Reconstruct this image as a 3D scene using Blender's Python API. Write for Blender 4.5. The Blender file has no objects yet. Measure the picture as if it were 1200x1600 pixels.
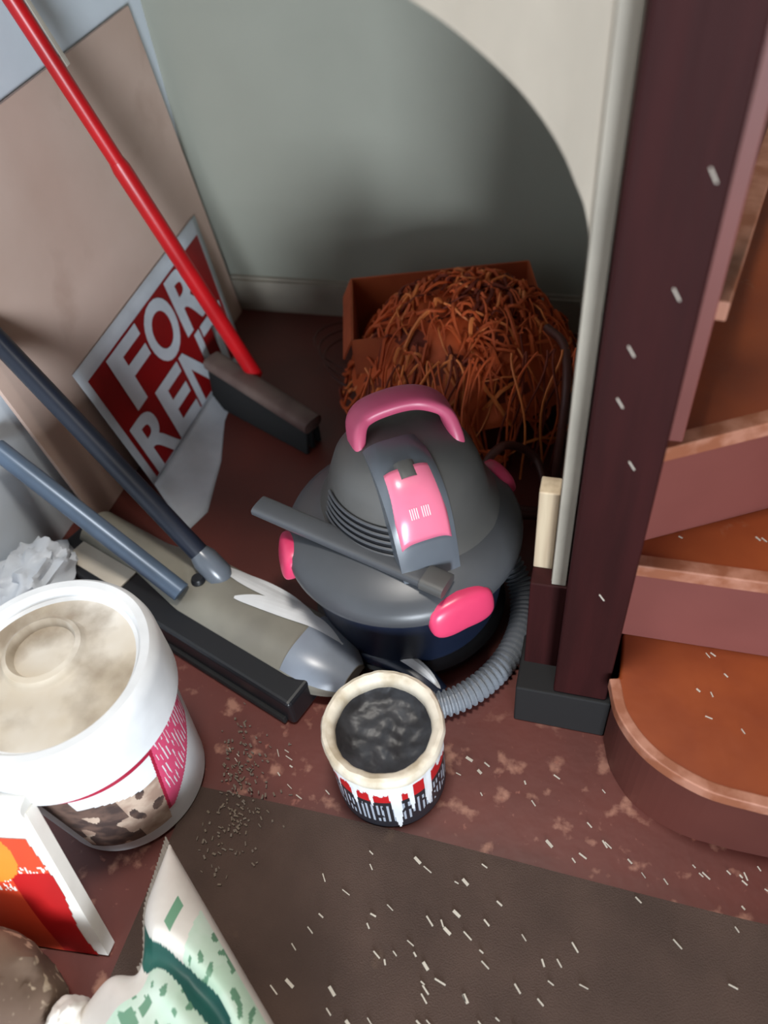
import bpy, bmesh, math, random
from mathutils import Vector, Matrix, noise
R = random.Random(7)
PI = math.pi
sc = bpy.context.scene
C = sc.collection

# ------------------------------------------------------------------ camera
cam_d = bpy.data.cameras.new('camera')
cam = bpy.data.objects.new('camera', cam_d); C.objects.link(cam)
cam_d.sensor_fit = 'VERTICAL'; cam_d.sensor_height = 32; cam_d.lens = 24
cam_d.clip_start = 0.01
down = Vector((150, 1100, 1200)).normalized()
fy = Vector((494, -1450, 1200)).normalized()
fy = (fy - down * fy.dot(down)).normalized()
up = -down
fx = fy.cross(up)
RX, RY, RZ = Vector((fx[0], fy[0], up[0])), Vector((fx[1], fy[1], up[1])), Vector((fx[2], fy[2], up[2]))
m3 = Matrix((RX, -RY, -RZ)).transposed()
cam.matrix_world = Matrix.Translation((0, 0, 1.15)) @ m3.to_4x4()
sc.camera = cam
cam_d.dof.use_dof = True; cam_d.dof.focus_distance = 1.16; cam_d.dof.aperture_fstop = 2.2

# ------------------------------------------------------------------ world, lights, exposure
w = bpy.data.worlds.new('world'); sc.world = w; w.use_nodes = True
w.node_tree.nodes['Background'].inputs[0].default_value = (0.80, 0.88, 1.0, 1)
w.node_tree.nodes['Background'].inputs[1].default_value = 0.07

def area(name, loc, target, size, power, col):
    l = bpy.data.lights.new(name, 'AREA'); l.shape = 'RECTANGLE'; l.size, l.size_y = size
    l.energy = power; l.color = col
    o = bpy.data.objects.new(name, l); C.objects.link(o); o.location = loc
    o.rotation_euler = (Vector(target) - Vector(loc)).to_track_quat('-Z', 'Y').to_euler()
    return o
area('window_daylight', (1.30, -2.8, 0.64), (-0.6, 1.0, 0.5), (1.2, 1.0), 245, (0.84, 0.92, 1.0))
area('hall_ceiling_light', (-0.15, 0.42, 2.6), (-0.15, 0.40, 0.0), (0.35, 0.30), 40, (1.0, 0.95, 0.88))
sc.view_settings.view_transform = 'Standard'; sc.view_settings.look = 'None'
sc.view_settings.gamma = 1; sc.view_settings.use_curve_mapping = False
sc.view_settings.exposure = 0.0

# ------------------------------------------------------------------ helpers
def lin(c):
    return tuple(((v / 255) / 12.92 if v / 255 <= 0.04045 else ((v / 255 + 0.055) / 1.055) ** 2.4) for v in c) + (1,)

def mat(name, c, rough=0.5, c2=None, scale=8, lo=0.4, hi=0.6, bump=0.0, bscale=60, metal=0.0, stretch=(1, 1, 1), detail=4, spec=None, coat=0):
    m = bpy.data.materials.new(name); m.use_nodes = True
    nt = m.node_tree; b = nt.nodes['Principled BSDF']
    b.inputs['Base Color'].default_value = lin(c); b.inputs['Roughness'].default_value = rough
    b.inputs['Metallic'].default_value = metal
    if spec is not None: b.inputs['Specular IOR Level'].default_value = spec
    if coat: b.inputs['Coat Weight'].default_value = coat
    tc = nt.nodes.new('ShaderNodeTexCoord'); mp = nt.nodes.new('ShaderNodeMapping')
    mp.inputs['Scale'].default_value = stretch
    nt.links.new(tc.outputs['Object'], mp.inputs['Vector'])
    if c2 is None:
        c2 = tuple(max(0, v * 0.86) for v in c); lo, hi = 0.3, 0.7
    n = nt.nodes.new('ShaderNodeTexNoise'); n.inputs['Scale'].default_value = scale; n.inputs['Detail'].default_value = detail
    r = nt.nodes.new('ShaderNodeValToRGB')
    r.color_ramp.elements[0].position = lo; r.color_ramp.elements[1].position = hi
    r.color_ramp.elements[0].color = lin(c); r.color_ramp.elements[1].color = lin(c2)
    nt.links.new(mp.outputs[0], n.inputs['Vector']); nt.links.new(n.outputs['Fac'], r.inputs[0]); nt.links.new(r.outputs[0], b.inputs['Base Color'])
    if bump:
        n2 = nt.nodes.new('ShaderNodeTexNoise'); n2.inputs['Scale'].default_value = bscale
        bp = nt.nodes.new('ShaderNodeBump'); bp.inputs['Strength'].default_value = bump; bp.inputs['Distance'].default_value = 0.01
        nt.links.new(mp.outputs[0], n2.inputs['Vector']); nt.links.new(n2.outputs['Fac'], bp.inputs['Height']); nt.links.new(bp.outputs[0], b.inputs['Normal'])
    return m

def mix_over(m, c, scale, lo, hi, stretch=(1, 1, 1), detail=6, seed=0.0, ylim=None):
    """blend another noise-shaped colour (dirt, wear, paint spots) over a material"""
    nt = m.node_tree; b = nt.nodes['Principled BSDF']
    src = b.inputs['Base Color'].links[0].from_socket
    tc = nt.nodes.new('ShaderNodeTexCoord'); mp = nt.nodes.new('ShaderNodeMapping')
    mp.inputs['Scale'].default_value = stretch; mp.inputs['Location'].default_value = (seed, seed, 0)
    n = nt.nodes.new('ShaderNodeTexNoise'); n.inputs['Scale'].default_value = scale; n.inputs['Detail'].default_value = detail
    r = nt.nodes.new('ShaderNodeMapRange'); r.inputs['From Min'].default_value = lo; r.inputs['From Max'].default_value = hi
    mx = nt.nodes.new('ShaderNodeMix'); mx.data_type = 'RGBA'
    nt.links.new(tc.outputs['Object'], mp.inputs['Vector']); nt.links.new(mp.outputs[0], n.inputs['Vector'])
    nt.links.new(n.outputs['Fac'], r.inputs['Value']); nt.links.new(r.outputs[0], mx.inputs['Factor'])
    if ylim:    # the spilt spots lie only in front of the alcove
        sx = nt.nodes.new('ShaderNodeSeparateXYZ'); r2 = nt.nodes.new('ShaderNodeMapRange'); ml = nt.nodes.new('ShaderNodeMath'); ml.operation = 'MULTIPLY'
        r2.inputs['From Min'].default_value = ylim[1]; r2.inputs['From Max'].default_value = ylim[0]
        nt.links.new(tc.outputs['Object'], sx.inputs[0]); nt.links.new(sx.outputs['Y'], r2.inputs['Value'])
        nt.links.new(r.outputs[0], ml.inputs[0]); nt.links.new(r2.outputs[0], ml.inputs[1]); nt.links.new(ml.outputs[0], mx.inputs['Factor'])
    nt.links.new(src, mx.inputs['A']); mx.inputs['B'].default_value = lin(c)
    nt.links.new(mx.outputs['Result'], b.inputs['Base Color'])
    return m

def root_loc(p):
    while p.parent: p = p.parent
    return Vector(p.location)

def obj(name, bm, mats, parent=None, smooth=False, org=None, sub=0, bevel=0):
    """link bm (world coordinates) as ONE mesh object"""
    if not isinstance(mats, (list, tuple)): mats = [mats]
    off = root_loc(parent) if parent else Vector(org or (0, 0, 0))
    bmesh.ops.translate(bm, verts=bm.verts, vec=-off)
    bmesh.ops.recalc_face_normals(bm, faces=bm.faces)
    me = bpy.data.meshes.new(name); bm.to_mesh(me); bm.free()
    for m in mats: me.materials.append(m)
    if smooth:
        for p in me.polygons: p.use_smooth = True
        try: me.set_sharp_from_angle(angle=math.radians(40))
        except Exception: pass
    o = bpy.data.objects.new(name, me); C.objects.link(o)
    if parent: o.parent = parent
    else: o.location = off
    if bevel:
        b = o.modifiers.new('bevel', 'BEVEL'); b.width = bevel; b.segments = 3; b.limit_method = 'ANGLE'
    if sub:
        s = o.modifiers.new('sub', 'SUBSURF'); s.levels = sub; s.render_levels = sub
    return o

def tag(o, label, cat, group=None, kind=None):
    o['label'] = label; o['category'] = cat
    if group: o['group'] = group
    if kind: o['kind'] = kind
    return o

def thing(name, label, cat, loc, group=None):
    o = bpy.data.objects.new(name, None); C.objects.link(o); o.location = loc
    o.empty_display_size = 0.05
    return tag(o, label, cat, group)

def struct(name, bm, m, **k):
    o = obj(name, bm, m, **k); o['kind'] = 'structure'; return o

def box(bm, c, s, rot=None, mi=0):
    vs = []
    for x in (-1, 1):
        for y in (-1, 1):
            for z in (-1, 1):
                p = Vector((x * s[0] / 2, y * s[1] / 2, z * s[2] / 2))
                if rot is not None: p = rot @ p
                vs.append(bm.verts.new(p + Vector(c)))
    for f in ((0, 1, 3, 2), (4, 6, 7, 5), (0, 4, 5, 1), (2, 3, 7, 6), (0, 2, 6, 4), (1, 5, 7, 3)):
        bm.faces.new([vs[i] for i in f]).material_index = mi
    return vs

def bx(*a, **k):
    bm = bmesh.new(); box(bm, *a, **k); return bm

def prism(bm, pts, z0, z1, mi=0):
    """vertical prism over the polygon pts (x, y)"""
    a = [bm.verts.new((p[0], p[1], z0)) for p in pts]; b = [bm.verts.new((p[0], p[1], z1)) for p in pts]
    bm.faces.new(a[::-1]).material_index = mi; bm.faces.new(b).material_index = mi
    n = len(pts)
    for i in range(n): bm.faces.new((a[i], a[(i + 1) % n], b[(i + 1) % n], b[i])).material_index = mi

def slab(bm, quad, n, t):
    """extrude a 3D polygon by thickness t along n"""
    n = Vector(n).normalized() * t
    a = [bm.verts.new(Vector(p)) for p in quad]; b = [bm.verts.new(Vector(p) + n) for p in quad]
    bm.faces.new(a[::-1]); bm.faces.new(b); k = len(quad)
    for i in range(k): bm.faces.new((a[i], a[(i + 1) % k], b[(i + 1) % k], b[i]))

def lathe(bm, prof, c, n=64, a0=0, a1=2 * PI, mi=0):
    full = abs(a1 - a0 - 2 * PI) < 1e-6
    k = n if full else n + 1
    rings = []
    for r, z in prof:
        if r < 1e-6: rings.append([bm.verts.new((c[0], c[1], c[2] + z))] * k)
        else: rings.append([bm.verts.new((c[0] + r * math.cos(a0 + (a1 - a0) * i / n), c[1] + r * math.sin(a0 + (a1 - a0) * i / n), c[2] + z)) for i in range(k)])
    for a, b in zip(rings, rings[1:]):
        for i in range(n):
            j = (i + 1) % k
            q = []
            for v in (a[i], a[j], b[j], b[i]):
                if v not in q: q.append(v)
            if len(q) > 2:
                bm.faces.new(q).material_index = mi

def smooth_pts(pts, per=6):
    P = [Vector(p) for p in pts]; P = [2 * P[0] - P[1]] + P + [2 * P[-1] - P[-2]]
    out = []
    for i in range(1, len(P) - 2):
        for k in range(per):
            t = k / per; a, b, c, d = P[i - 1:i + 3]
            out.append(0.5 * ((2 * b) + (c - a) * t + (2 * a - 5 * b + 4 * c - d) * t * t + (3 * b - a - 3 * c + d) * t ** 3))
    out.append(P[-2]); return out

def tube(bm, pts, r, n=12, flat=None, caps=True, mi=0, rf=None):
    """sweep a circle (or an ellipse: flat = (width vector, w, h)) along pts"""
    pts = [Vector(p) for p in pts]; rings = []; prev = None
    for i, p in enumerate(pts):
        d = (pts[min(i + 1, len(pts) - 1)] - pts[max(i - 1, 0)]).normalized()
        if flat:
            a = Vector(flat[0]); a = (a - d * a.dot(d)).normalized(); b = d.cross(a); ra, rb = flat[1], flat[2]
        else:
            if prev is None: prev = d.orthogonal()
            a = (prev - d * prev.dot(d)).normalized(); prev = a; b = d.cross(a); ra = rb = r if rf is None else rf(i)
        e = 0.6 if flat else 1.0
        ring = []
        for k in range(n):
            t = 2 * PI * k / n; ct, st = math.cos(t), math.sin(t)
            ct = math.copysign(abs(ct) ** e, ct); st = math.copysign(abs(st) ** e, st)
            ring.append(bm.verts.new(p + a * ra * ct + b * rb * st))
        rings.append(ring)
    for a, b in zip(rings, rings[1:]):
        for k in range(n): bm.faces.new((a[k], a[(k + 1) % n], b[(k + 1) % n], b[k])).material_index = mi
    if caps:
        bm.faces.new(rings[0][::-1]).material_index = mi; bm.faces.new(rings[-1]).material_index = mi

def surf(bm, nu, nv, fn, mf=None, closed_u=False):
    """grid surface; fn(u, v) -> point; mf(u, v) -> material index or None to leave the cell out"""
    V = {}
    def gv(i, j):
        if closed_u: i %= nu
        if (i, j) not in V: V[(i, j)] = bm.verts.new(fn(i / nu, j / nv))
        return V[(i, j)]
    for i in range(nu):
        for j in range(nv):
            k = mf((i + .5) / nu, (j + .5) / nv) if mf else 0
            if k is None: continue
            bm.faces.new((gv(i, j), gv(i + 1, j), gv(i + 1, j + 1), gv(i, j + 1))).material_index = k

def text_mesh(s, bold=0.03):
    cu = bpy.data.curves.new('t', 'FONT'); cu.body = s; cu.offset = bold; cu.resolution_u = 6
    o = bpy.data.objects.new('t', cu); C.objects.link(o)
    dg = bpy.context.evaluated_depsgraph_get(); dg.update()
    me = bpy.data.meshes.new_from_object(o.evaluated_get(dg))
    bm = bmesh.new(); bm.from_mesh(me); bpy.data.objects.remove(o); bpy.data.curves.remove(cu); bpy.data.meshes.remove(me)
    xs = [v.co.x for v in bm.verts]; ys = [v.co.y for v in bm.verts]
    x0, x1, y0, y1 = min(xs), max(xs), min(ys), max(ys)
    for v in bm.verts: v.co = Vector(((v.co.x - x0) / (x1 - x0), (v.co.y - y0) / (y1 - y0), 0))
    bmesh.ops.triangulate(bm, faces=bm.faces)
    return bm

def nz(x, y=0, z=0): return noise.noise(Vector((x, y, z)))

# ------------------------------------------------------------------ materials
M = {}
M['floor'] = mat('red floor paint', (100, 43, 34), 0.5, (84, 36, 29), 5, 0.35, 0.7, 0.05, 40)
mix_over(M['floor'], (160, 112, 94), 26, 0.575, 0.68, ylim=(0.50, 0.66))
mix_over(M['floor'], (140, 84, 70), 55, 0.66, 0.72, seed=3, ylim=(0.50, 0.66))
M['carpet'] = mat('brown carpet', (78, 61, 53), 0.97, (66, 51, 44), 9, 0.35, 0.65, 0.25, 500)
mix_over(M['carpet'], (120, 98, 78), 6, 0.62, 0.75, seed=5)
M['wall_back'] = mat('sage wall paint', (156, 157, 145), 0.8, (147, 148, 136), 2.5, 0.3, 0.7, 0.05, 30)
M['wall_left'] = mat('white wall paint', (220, 228, 236), 0.8, (208, 216, 224), 3, 0.3, 0.7, 0.05, 30)
M['cream'] = mat('cream plaster', (162, 152, 138), 0.75, (153, 143, 129), 6, 0.35, 0.65, 0.15, 25, stretch=(3, 1, 0.7))
M['skirting'] = mat('cream skirting paint', (168, 160, 146), 0.6)
M['dark_wood'] = mat('dark stained wood', (52, 20, 20), 0.6, (42, 16, 16), 6, 0.35, 0.65, 0.05, 30, stretch=(6, 6, 0.6), spec=0.12)
M['tread'] = mat('orange brown stair varnish', (150, 72, 32), 0.42, (128, 56, 24), 7, 0.35, 0.65, 0.06, 30)
mix_over(M['tread'], (150, 108, 84), 12, 0.68, 0.74, seed=2)
M['riser'] = mat('pink brown stair paint', (126, 70, 64), 0.5, (108, 56, 50), 4, 0.3, 0.7)
M['riser_dark'] = mat('dark brown stair paint', (92, 46, 38), 0.5, (76, 36, 30), 4, 0.3, 0.7)
M['nosing'] = mat('worn stair edge', (176, 122, 100), 0.5, (146, 88, 62), 30, 0.4, 0.6)
M['board'] = mat('pinkish hardboard', (206, 180, 166), 0.7, (196, 168, 153), 4, 0.35, 0.65)
mix_over(M['board'], (156, 122, 104), 3, 0.58, 0.75, seed=4)
M['red'] = mat('red gloss', (196, 18, 26), 0.35)
M['sign_red'] = mat('red sign print', (150, 14, 18), 0.4)
M['white'] = mat('white plastic', (236, 238, 240), 0.4)
M['sign_white'] = mat('white sign print', (218, 224, 232), 0.45)
M['black'] = mat('black plastic', (22, 23, 27), 0.42)
M['black_soft'] = mat('black soft', (14, 13, 14), 0.8)
M['navy'] = mat('navy black plastic', (24, 34, 56), 0.35)
M['lid'] = mat('charcoal plastic', (78, 80, 84), 0.38)
M['dome'] = mat('warm grey plastic', (88, 87, 85), 0.42)
M['blue_grey'] = mat('blue grey plastic', (120, 138, 158), 0.3)
M['pink'] = mat('pink plastic', (214, 64, 104), 0.32, (204, 58, 98))
M['pink_plate_sheen'] = mat('pink plastic with plate sheen', (226, 120, 148), 0.25, (218, 112, 140))  # bright sheen on the switch plate painted in as a lighter pink
M['pink_handle_sheen'] = mat('pink plastic with handle sheen', (192, 84, 114), 0.4, (182, 76, 106))  # the carry handle's sheen is put into this less saturated pink
M['ridge'] = mat('grey ridge plastic', (96, 102, 110), 0.28)
M['nose'] = mat('pale grey nose plastic', (140, 148, 160), 0.3)
M['hose'] = mat('grey hose', (128, 134, 142), 0.4)
M['taupe'] = mat('taupe plastic', (132, 128, 116), 0.4, (118, 114, 104))
M['pole_black'] = mat('black pole', (26, 32, 46), 0.4)
M['pole_grey'] = mat('blue grey pole', (100, 118, 140), 0.35, metal=0.2)
M['beige'] = mat('beige label', (206, 196, 180), 0.6)
M['broom'] = mat('taupe broom wood', (116, 98, 90), 0.6, (84, 64, 60), 9, 0.35, 0.65)
M['lid_dirty'] = mat('white lid', (222, 216, 206), 0.5, (196, 182, 160), 6, 0.35, 0.6)
mix_over(M['lid_dirty'], (142, 126, 106), 9, 0.48, 0.68, seed=6, stretch=(1, 1, 0.2))
M['tin_cream'] = mat('cream paint rim', (222, 212, 194), 0.5, (190, 176, 152), 30, 0.45, 0.65, stretch=(1, 1, .3))
M['tin_inside'] = mat('dark grey dried paint', (62, 64, 70), 0.45, (36, 36, 40), 22, 0.35, 0.6, 0.4, 40)
M['tin_red'] = mat('red tin label', (190, 24, 30), 0.4)
M['tin_black'] = mat('black tin label', (34, 34, 40), 0.4)
M['tin_mark'] = mat('grey tin print', (170, 178, 190), 0.5)
M['crimson'] = mat('crimson label', (168, 28, 60), 0.45)
M['label_pink'] = mat('pink label', (226, 82, 122), 0.45)
M['stone'] = mat('stone picture', (186, 164, 146), 0.6, (150, 124, 108), 30, 0.4, 0.6)
M['stone_dark'] = mat('dark stone picture', (62, 48, 44), 0.6, (98, 76, 66), 45, 0.4, 0.6)
M['orange'] = mat('orange print', (236, 130, 40), 0.5)
M['red_orange'] = mat('red orange print', (214, 66, 34), 0.5)
M['bag_red'] = mat('deep red print', (176, 16, 18), 0.45)
M['bag_white'] = mat('bag white', (226, 222, 214), 0.5, (206, 200, 192), 10, 0.35, 0.65)
M['bag_grey'] = mat('bag seal grey', (150, 142, 132), 0.6)
M['green_dark'] = mat('dark green print', (34, 98, 88), 0.5, (26, 76, 72))
M['green_pale'] = mat('pale green print', (186, 214, 192), 0.5, (206, 224, 210), 14, 0.4, 0.6)
M['green_mid'] = mat('mid green print', (110, 158, 128), 0.5)
M['speckle'] = mat('speckled brown cloth', (112, 92, 76), 0.85, (88, 68, 56), 8, 0.35, 0.65)
mix_over(M['speckle'], (168, 150, 128), 70, 0.60, 0.68, seed=1, detail=1)
M['carton'] = mat('rust cardboard', (180, 84, 42), 0.75, (158, 68, 32))
M['twine_a'] = mat('orange twine', (238, 132, 66), 0.6)
M['twine_b'] = mat('rust twine', (206, 88, 36), 0.7)
M['twine_c'] = mat('dark rust twine', (120, 42, 18), 0.8)
M['brown_cord'] = mat('brown cord', (84, 42, 34), 0.5)
M['flake'] = mat('pale paint flake', (206, 198, 184), 0.7)
M['dust'] = mat('grey dust', (112, 102, 92), 0.9, (110, 98, 84), 60, 0.4, 0.6)
M['batten'] = mat('pale wood', (196, 178, 150), 0.6, (176, 156, 130), 8, 0.4, 0.6, stretch=(8, 8, .5))

# ------------------------------------------------------------------ the setting
struct('floor', bx((0.0, 0.1, -0.02), (2.2, 3.4, 0.04)), M['floor'])
struct('wall_left', bx((-1.05, 0.1, 1.1), (0.06, 3.4, 2.2)), M['wall_left'])
struct('wall_back', bx((0.0, 1.71, 1.1), (2.2, 0.06, 2.2)), M['wall_back'])
struct('wall_right', bx((1.07, 0.1, 1.1), (0.06, 3.4, 2.2)), M['cream'])
# plastered underside of the upper flight: a solid whose lower edge is the arch
arch = smooth_pts([(-0.019, 0, 0.70), (-0.0185, 0, 0.785), (-0.025, 0, 0.822), (-0.035, 0, 0.845), (-0.048, 0, 0.871), (-0.065, 0, 0.896), (-0.086, 0, 0.920),
                   (-0.112, 0, 0.943), (-0.141, 0, 0.965), (-0.170, 0, 0.983), (-0.26, 0, 1.035), (-0.5, 0, 1.17), (-1.019, 0, 1.46)], 6)
bm = bmesh.new()
low = [(-0.019, 0.0)]
for p in arch: low.append((min(p.x, low[-1][0]), p.z))
rows = []
for x, z in low:
    xt = x if z > 0.70 else -0.019
    rows.append([bm.verts.new((x, 0.655, z)), bm.verts.new((x, 1.679, z)), bm.verts.new((xt, 1.679, 2.2)), bm.verts.new((xt, 0.655, 2.2))])
rows.insert(0, [bm.verts.new((0, y, z)) for y, z in ((0.655, 0), (1.679, 0), (1.679, 2.2), (0.655, 2.2))])
for a, b in zip(rows, rows[1:]):
    for k in range(4): bm.faces.new((a[k], a[(k + 1) % 4], b[(k + 1) % 4], b[k]))
bm.faces.new(rows[0]); bm.faces.new(rows[-1][::-1])
struct('wall_alcove', bm, M['cream'])
bm = bx((-0.52, 1.672, 0.045), (0.998, 0.016, 0.09)); box(bm, (-0.52, 1.676, 0.094), (0.998, 0.008, 0.008))
struct('baseboard_back', bm, M['skirting'])

# staircase: a bullnose step, a straight step, then winders round the newel
st = thing('staircase', 'painted winding staircase with orange brown treads and pinkish risers', 'staircase', (0.5, 0.6, 0))
def bull(ins):
    pts = [(1.03, 0.455 + ins), (0.285, 0.453 + ins)]
    pts += [(p.x, p.y) for p in smooth_pts([(0.27, 0.453 + ins, 0), (0.20, 0.460 + ins, 0), (0.135 + ins * .6, 0.490 + ins * .6, 0), (0.094 + ins, 0.538 + ins * .3, 0), (0.078 + ins, 0.592, 0)], 5)]
    return pts + [(0.090 + ins, 0.598), (0.090 + ins, 0.69), (1.03, 0.69)]
bm = bmesh.new(); prism(bm, bull(0.010), 0.0, 0.155); obj('riser', bm, M['riser_dark'], st)
bm = bmesh.new(); prism(bm, bull(0.0), 0.155, 0.1785); obj('tread', bm, M['tread'], st, bevel=0.004)
def edge_strip(pts, w0, z0, z1, mi=0):
    bm = bmesh.new(); P = [Vector((p[0], p[1], 0)) for p in pts]; q = []
    for i, p in enumerate(P):
        d = (P[min(i + 1, len(P) - 1)] - P[max(i - 1, 0)]).normalized(); q.append(p + Vector((-d.y, d.x, 0)) * w0)
    prism(bm, [(p.x, p.y) for p in P] + [(p.x, p.y) for p in q[::-1]], z0, z1); return bm
front = [p for p in bull(-0.002)[1:-3]][::-1]
bm = edge_strip(list(bull(-0.002)[:-3])[::-1], 0.015, 0.158, 0.1795); obj('nosing', bm, M['nosing'], st, bevel=0.002)
n3 = Vector((math.cos(math.radians(29)), math.sin(math.radians(29)), 0))
def l3(x, off=0): return 0.698 + off + (x - 0.095) * math.tan(math.radians(29))
def l4(x): return 0.692 + (x - 0.095) * math.tan(math.radians(79))
# step 2
bm = bmesh.new(); prism(bm, [(0.079, 0.670), (1.03, 0.675), (1.03, 1.0), (0.079, 0.71)], 0.179, 0.335); obj('riser', bm, M['riser'], st)
bm = bmesh.new(); prism(bm, [(0.079, 0.655), (1.03, 0.662), (1.03, l3(1.03) + .03), (0.079, 0.715)], 0.335, 0.3585); obj('tread', bm, M['tread'], st, bevel=0.003)
obj('nosing', edge_strip([(0.079, 0.652), (1.03, 0.659)], 0.020, 0.338, 0.3595), M['nosing'], st, bevel=0.002)
# step 3
bm = bmesh.new(); prism(bm, [(0.079, l3(.079)), (1.03, l3(1.03)), (1.03, 1.67), (0.30, 1.67), (0.079, 0.72)], 0.359, 0.515); obj('riser', bm, M['riser'], st)
bm = bmesh.new(); prism(bm, [(0.079, l3(.079, -.014)), (1.03, l3(1.03, -.014)), (1.03, 1.678), (0.28, 1.678), (0.079, 0.72)], 0.515, 0.5385); obj('tread', bm, M['tread'], st, bevel=0.003)
obj('nosing', edge_strip([(0.079, l3(.079, -.018)), (1.03, l3(1.03, -.018))], 0.022, 0.518, 0.5395), M['nosing'], st, bevel=0.002)
# step 4, turning left behind the newel
x4 = 0.095 + (1.678 - 0.692) / math.tan(math.radians(79))
bm = bmesh.new(); prism(bm, [(0.003, 0.70), (0.097, 0.70), (x4, 1.678), (0.003, 1.678)], 0.359, 0.695); obj('riser', bm, M['riser'], st)
bm = bmesh.new(); prism(bm, [(0.002, 0.696), (0.108, 0.692), (x4 + .015, 1.678), (0.002, 1.678)], 0.695, 0.7185); obj('tread', bm, M['riser_dark'], st, bevel=0.003)
obj('nosing', edge_strip([(0.116, 0.690), (x4 + .017, 1.675)], 0.022, 0.698, 0.7195), M['nosing'], st, bevel=0.002)
bm = bx((0.094, 0.7105, 0.9695), (0.024, 0.042, 0.860)); obj('string_board', bm, M['riser'], st, bevel=0.002)

nw = thing('newel_post', 'dark brown square newel post between the alcove and the stairs', 'post', (0.045, 0.645, 0))
obj('post', bx((0.0415, 0.645, 0.65), (0.077, 0.088, 1.10)), M['dark_wood'], nw, bevel=0.004)
obj('base_block', bx((0.018, 0.645, 0.05), (0.140, 0.098, 0.10)), M['black_soft'], nw, bevel=0.003)
bm = bmesh.new()
for (x, z) in ((0.058, 0.78), (0.050, 0.58), (0.030, 0.72), (0.066, 0.88), (0.028, 0.66), (0.046, 0.35)):
    box(bm, (x, 0.6006, z), (0.0014, 0.001, 0.013), Matrix.Rotation(-0.55, 3, 'Y'))
o = obj('scratch', bm, M['flake'], nw); o['kind'] = 'stuff'; o['label'] = 'pale scratches on the dark wood'
struct('trim_2', bx((-0.0085, 0.6515, 1.25), (0.019, 0.007, 1.90)), M['skirting'], bevel=0.001)
struct('trim_1', bx((-0.021, 0.66, 0.15), (0.050, 0.03, 0.298)), M['dark_wood'], bevel=0.002)
t = obj('wooden_batten', bx((-0.033, 0.690, 0.372), (0.026, 0.030, 0.150)), M['batten'], org=(-0.033, 0.69, 0.298), bevel=0.002)
tag(t, 'short pale wooden batten fixed upright beside the dark newel post', 'batten')

# ------------------------------------------------------------------ carpet
bm = bmesh.new()
surf(bm, 60, 30, lambda u, v: Vector((-0.52 + u * 1.52, 0.377 + 0.004 * math.sin(u * 9) - v * 1.2, 0.006)))
surf(bm, 60, 1, lambda u, v: Vector((-0.52 + u * 1.52, 0.377 + 0.004 * math.sin(u * 9), 0.006 - v * 0.006)))
surf(bm, 1, 30, lambda u, v: Vector((-0.52, 0.377 - v * 1.2, 0.006 - u * 0.006)))
bmesh.ops.remove_doubles(bm, verts=bm.verts, dist=1e-5)
tag(obj('carpet', bm, M['carpet'], org=(0, 0, 0)), 'dark brown carpet in the foreground ending along the red floor', 'carpet')

# ------------------------------------------------------------------ board against the left wall
pb = [(-0.958, 0.856, 0.0), (-0.958, 1.655, 0.0), (-1.006, 1.607, 0.745), (-1.006, 0.80, 0.715)]
bm = bmesh.new(); slab(bm, pb, (-1, 0, -0.06), 0.008)
tag(obj('hardboard_sheet', bm, M['board'], org=(-0.96, 1.2, 0), bevel=0.001), 'tall pinkish beige board leaning on the left wall', 'board')

# ------------------------------------------------------------------ sign
sg = thing('sign', 'red and white sign leaning against the beige board, white lower flap', 'sign', (-0.88, 1.2, 0))
TL, TR, BL, BR = [Vector(p) for p in ((-0.972, 0.985, 0.290), (-0.972, 1.575, 0.318), (-0.872, 0.960, 0.030), (-0.872, 1.46, 0.030))]
def S(u, v, off=0.0):
    p = (TL * (1 - u) + TR * u) * (1 - v) + (BL * (1 - u) + BR * u) * v
    return p + Vector((0.93, 0, 0.36)) * off
def fl(u, v):
    a = S(u, 1.0); E_ = [Vector(q) for q in ((-0.762, 0.872, .001), (-0.742, 0.93, .001), (-0.775, 1.08, .001), (-0.822, 1.21, .001), (-0.85, 1.41, .001))]
    k = min(3, int(u * 4)); e = E_[k].lerp(E_[k + 1], u * 4 - k)
    p = a * (1 - v) + e * v; p.z = 0.030 * (1 - v) ** 2.2 + 0.001; return p
bm = bmesh.new()
surf(bm, 24, 12, lambda u, v: S(u, v)); surf(bm, 24, 8, fl)
o = obj('backing_sheet', bm, M['sign_white'], sg, smooth=True); s_ = o.modifiers.new('s', 'SOLIDIFY'); s_.thickness = 0.002; s_.offset = -1
bm = bmesh.new(); surf(bm, 30, 20, lambda u, v: S(0.035 + u * .93, 0.11 + v * .87, 0.0012)); obj('red_panel', bm, M['sign_red'], sg)
for txt, u0, u1, v0, v1 in (('FOR', 0.15, 0.86, 0.125, 0.545), ('RENT', 0.055, 0.95, 0.575, 0.975)):
    n = len(txt); wd_ = (u1 - u0) / n
    for k, ch in enumerate(txt):
        bm = text_mesh(ch, 0.03)
        for v in bm.verts: v.co = S(u0 + wd_ * (k + 0.94 * v.co.x), v1 - (v1 - v0) * v.co.y, 0.0035)
        obj('letter', bm, M['sign_white'], sg)

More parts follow.
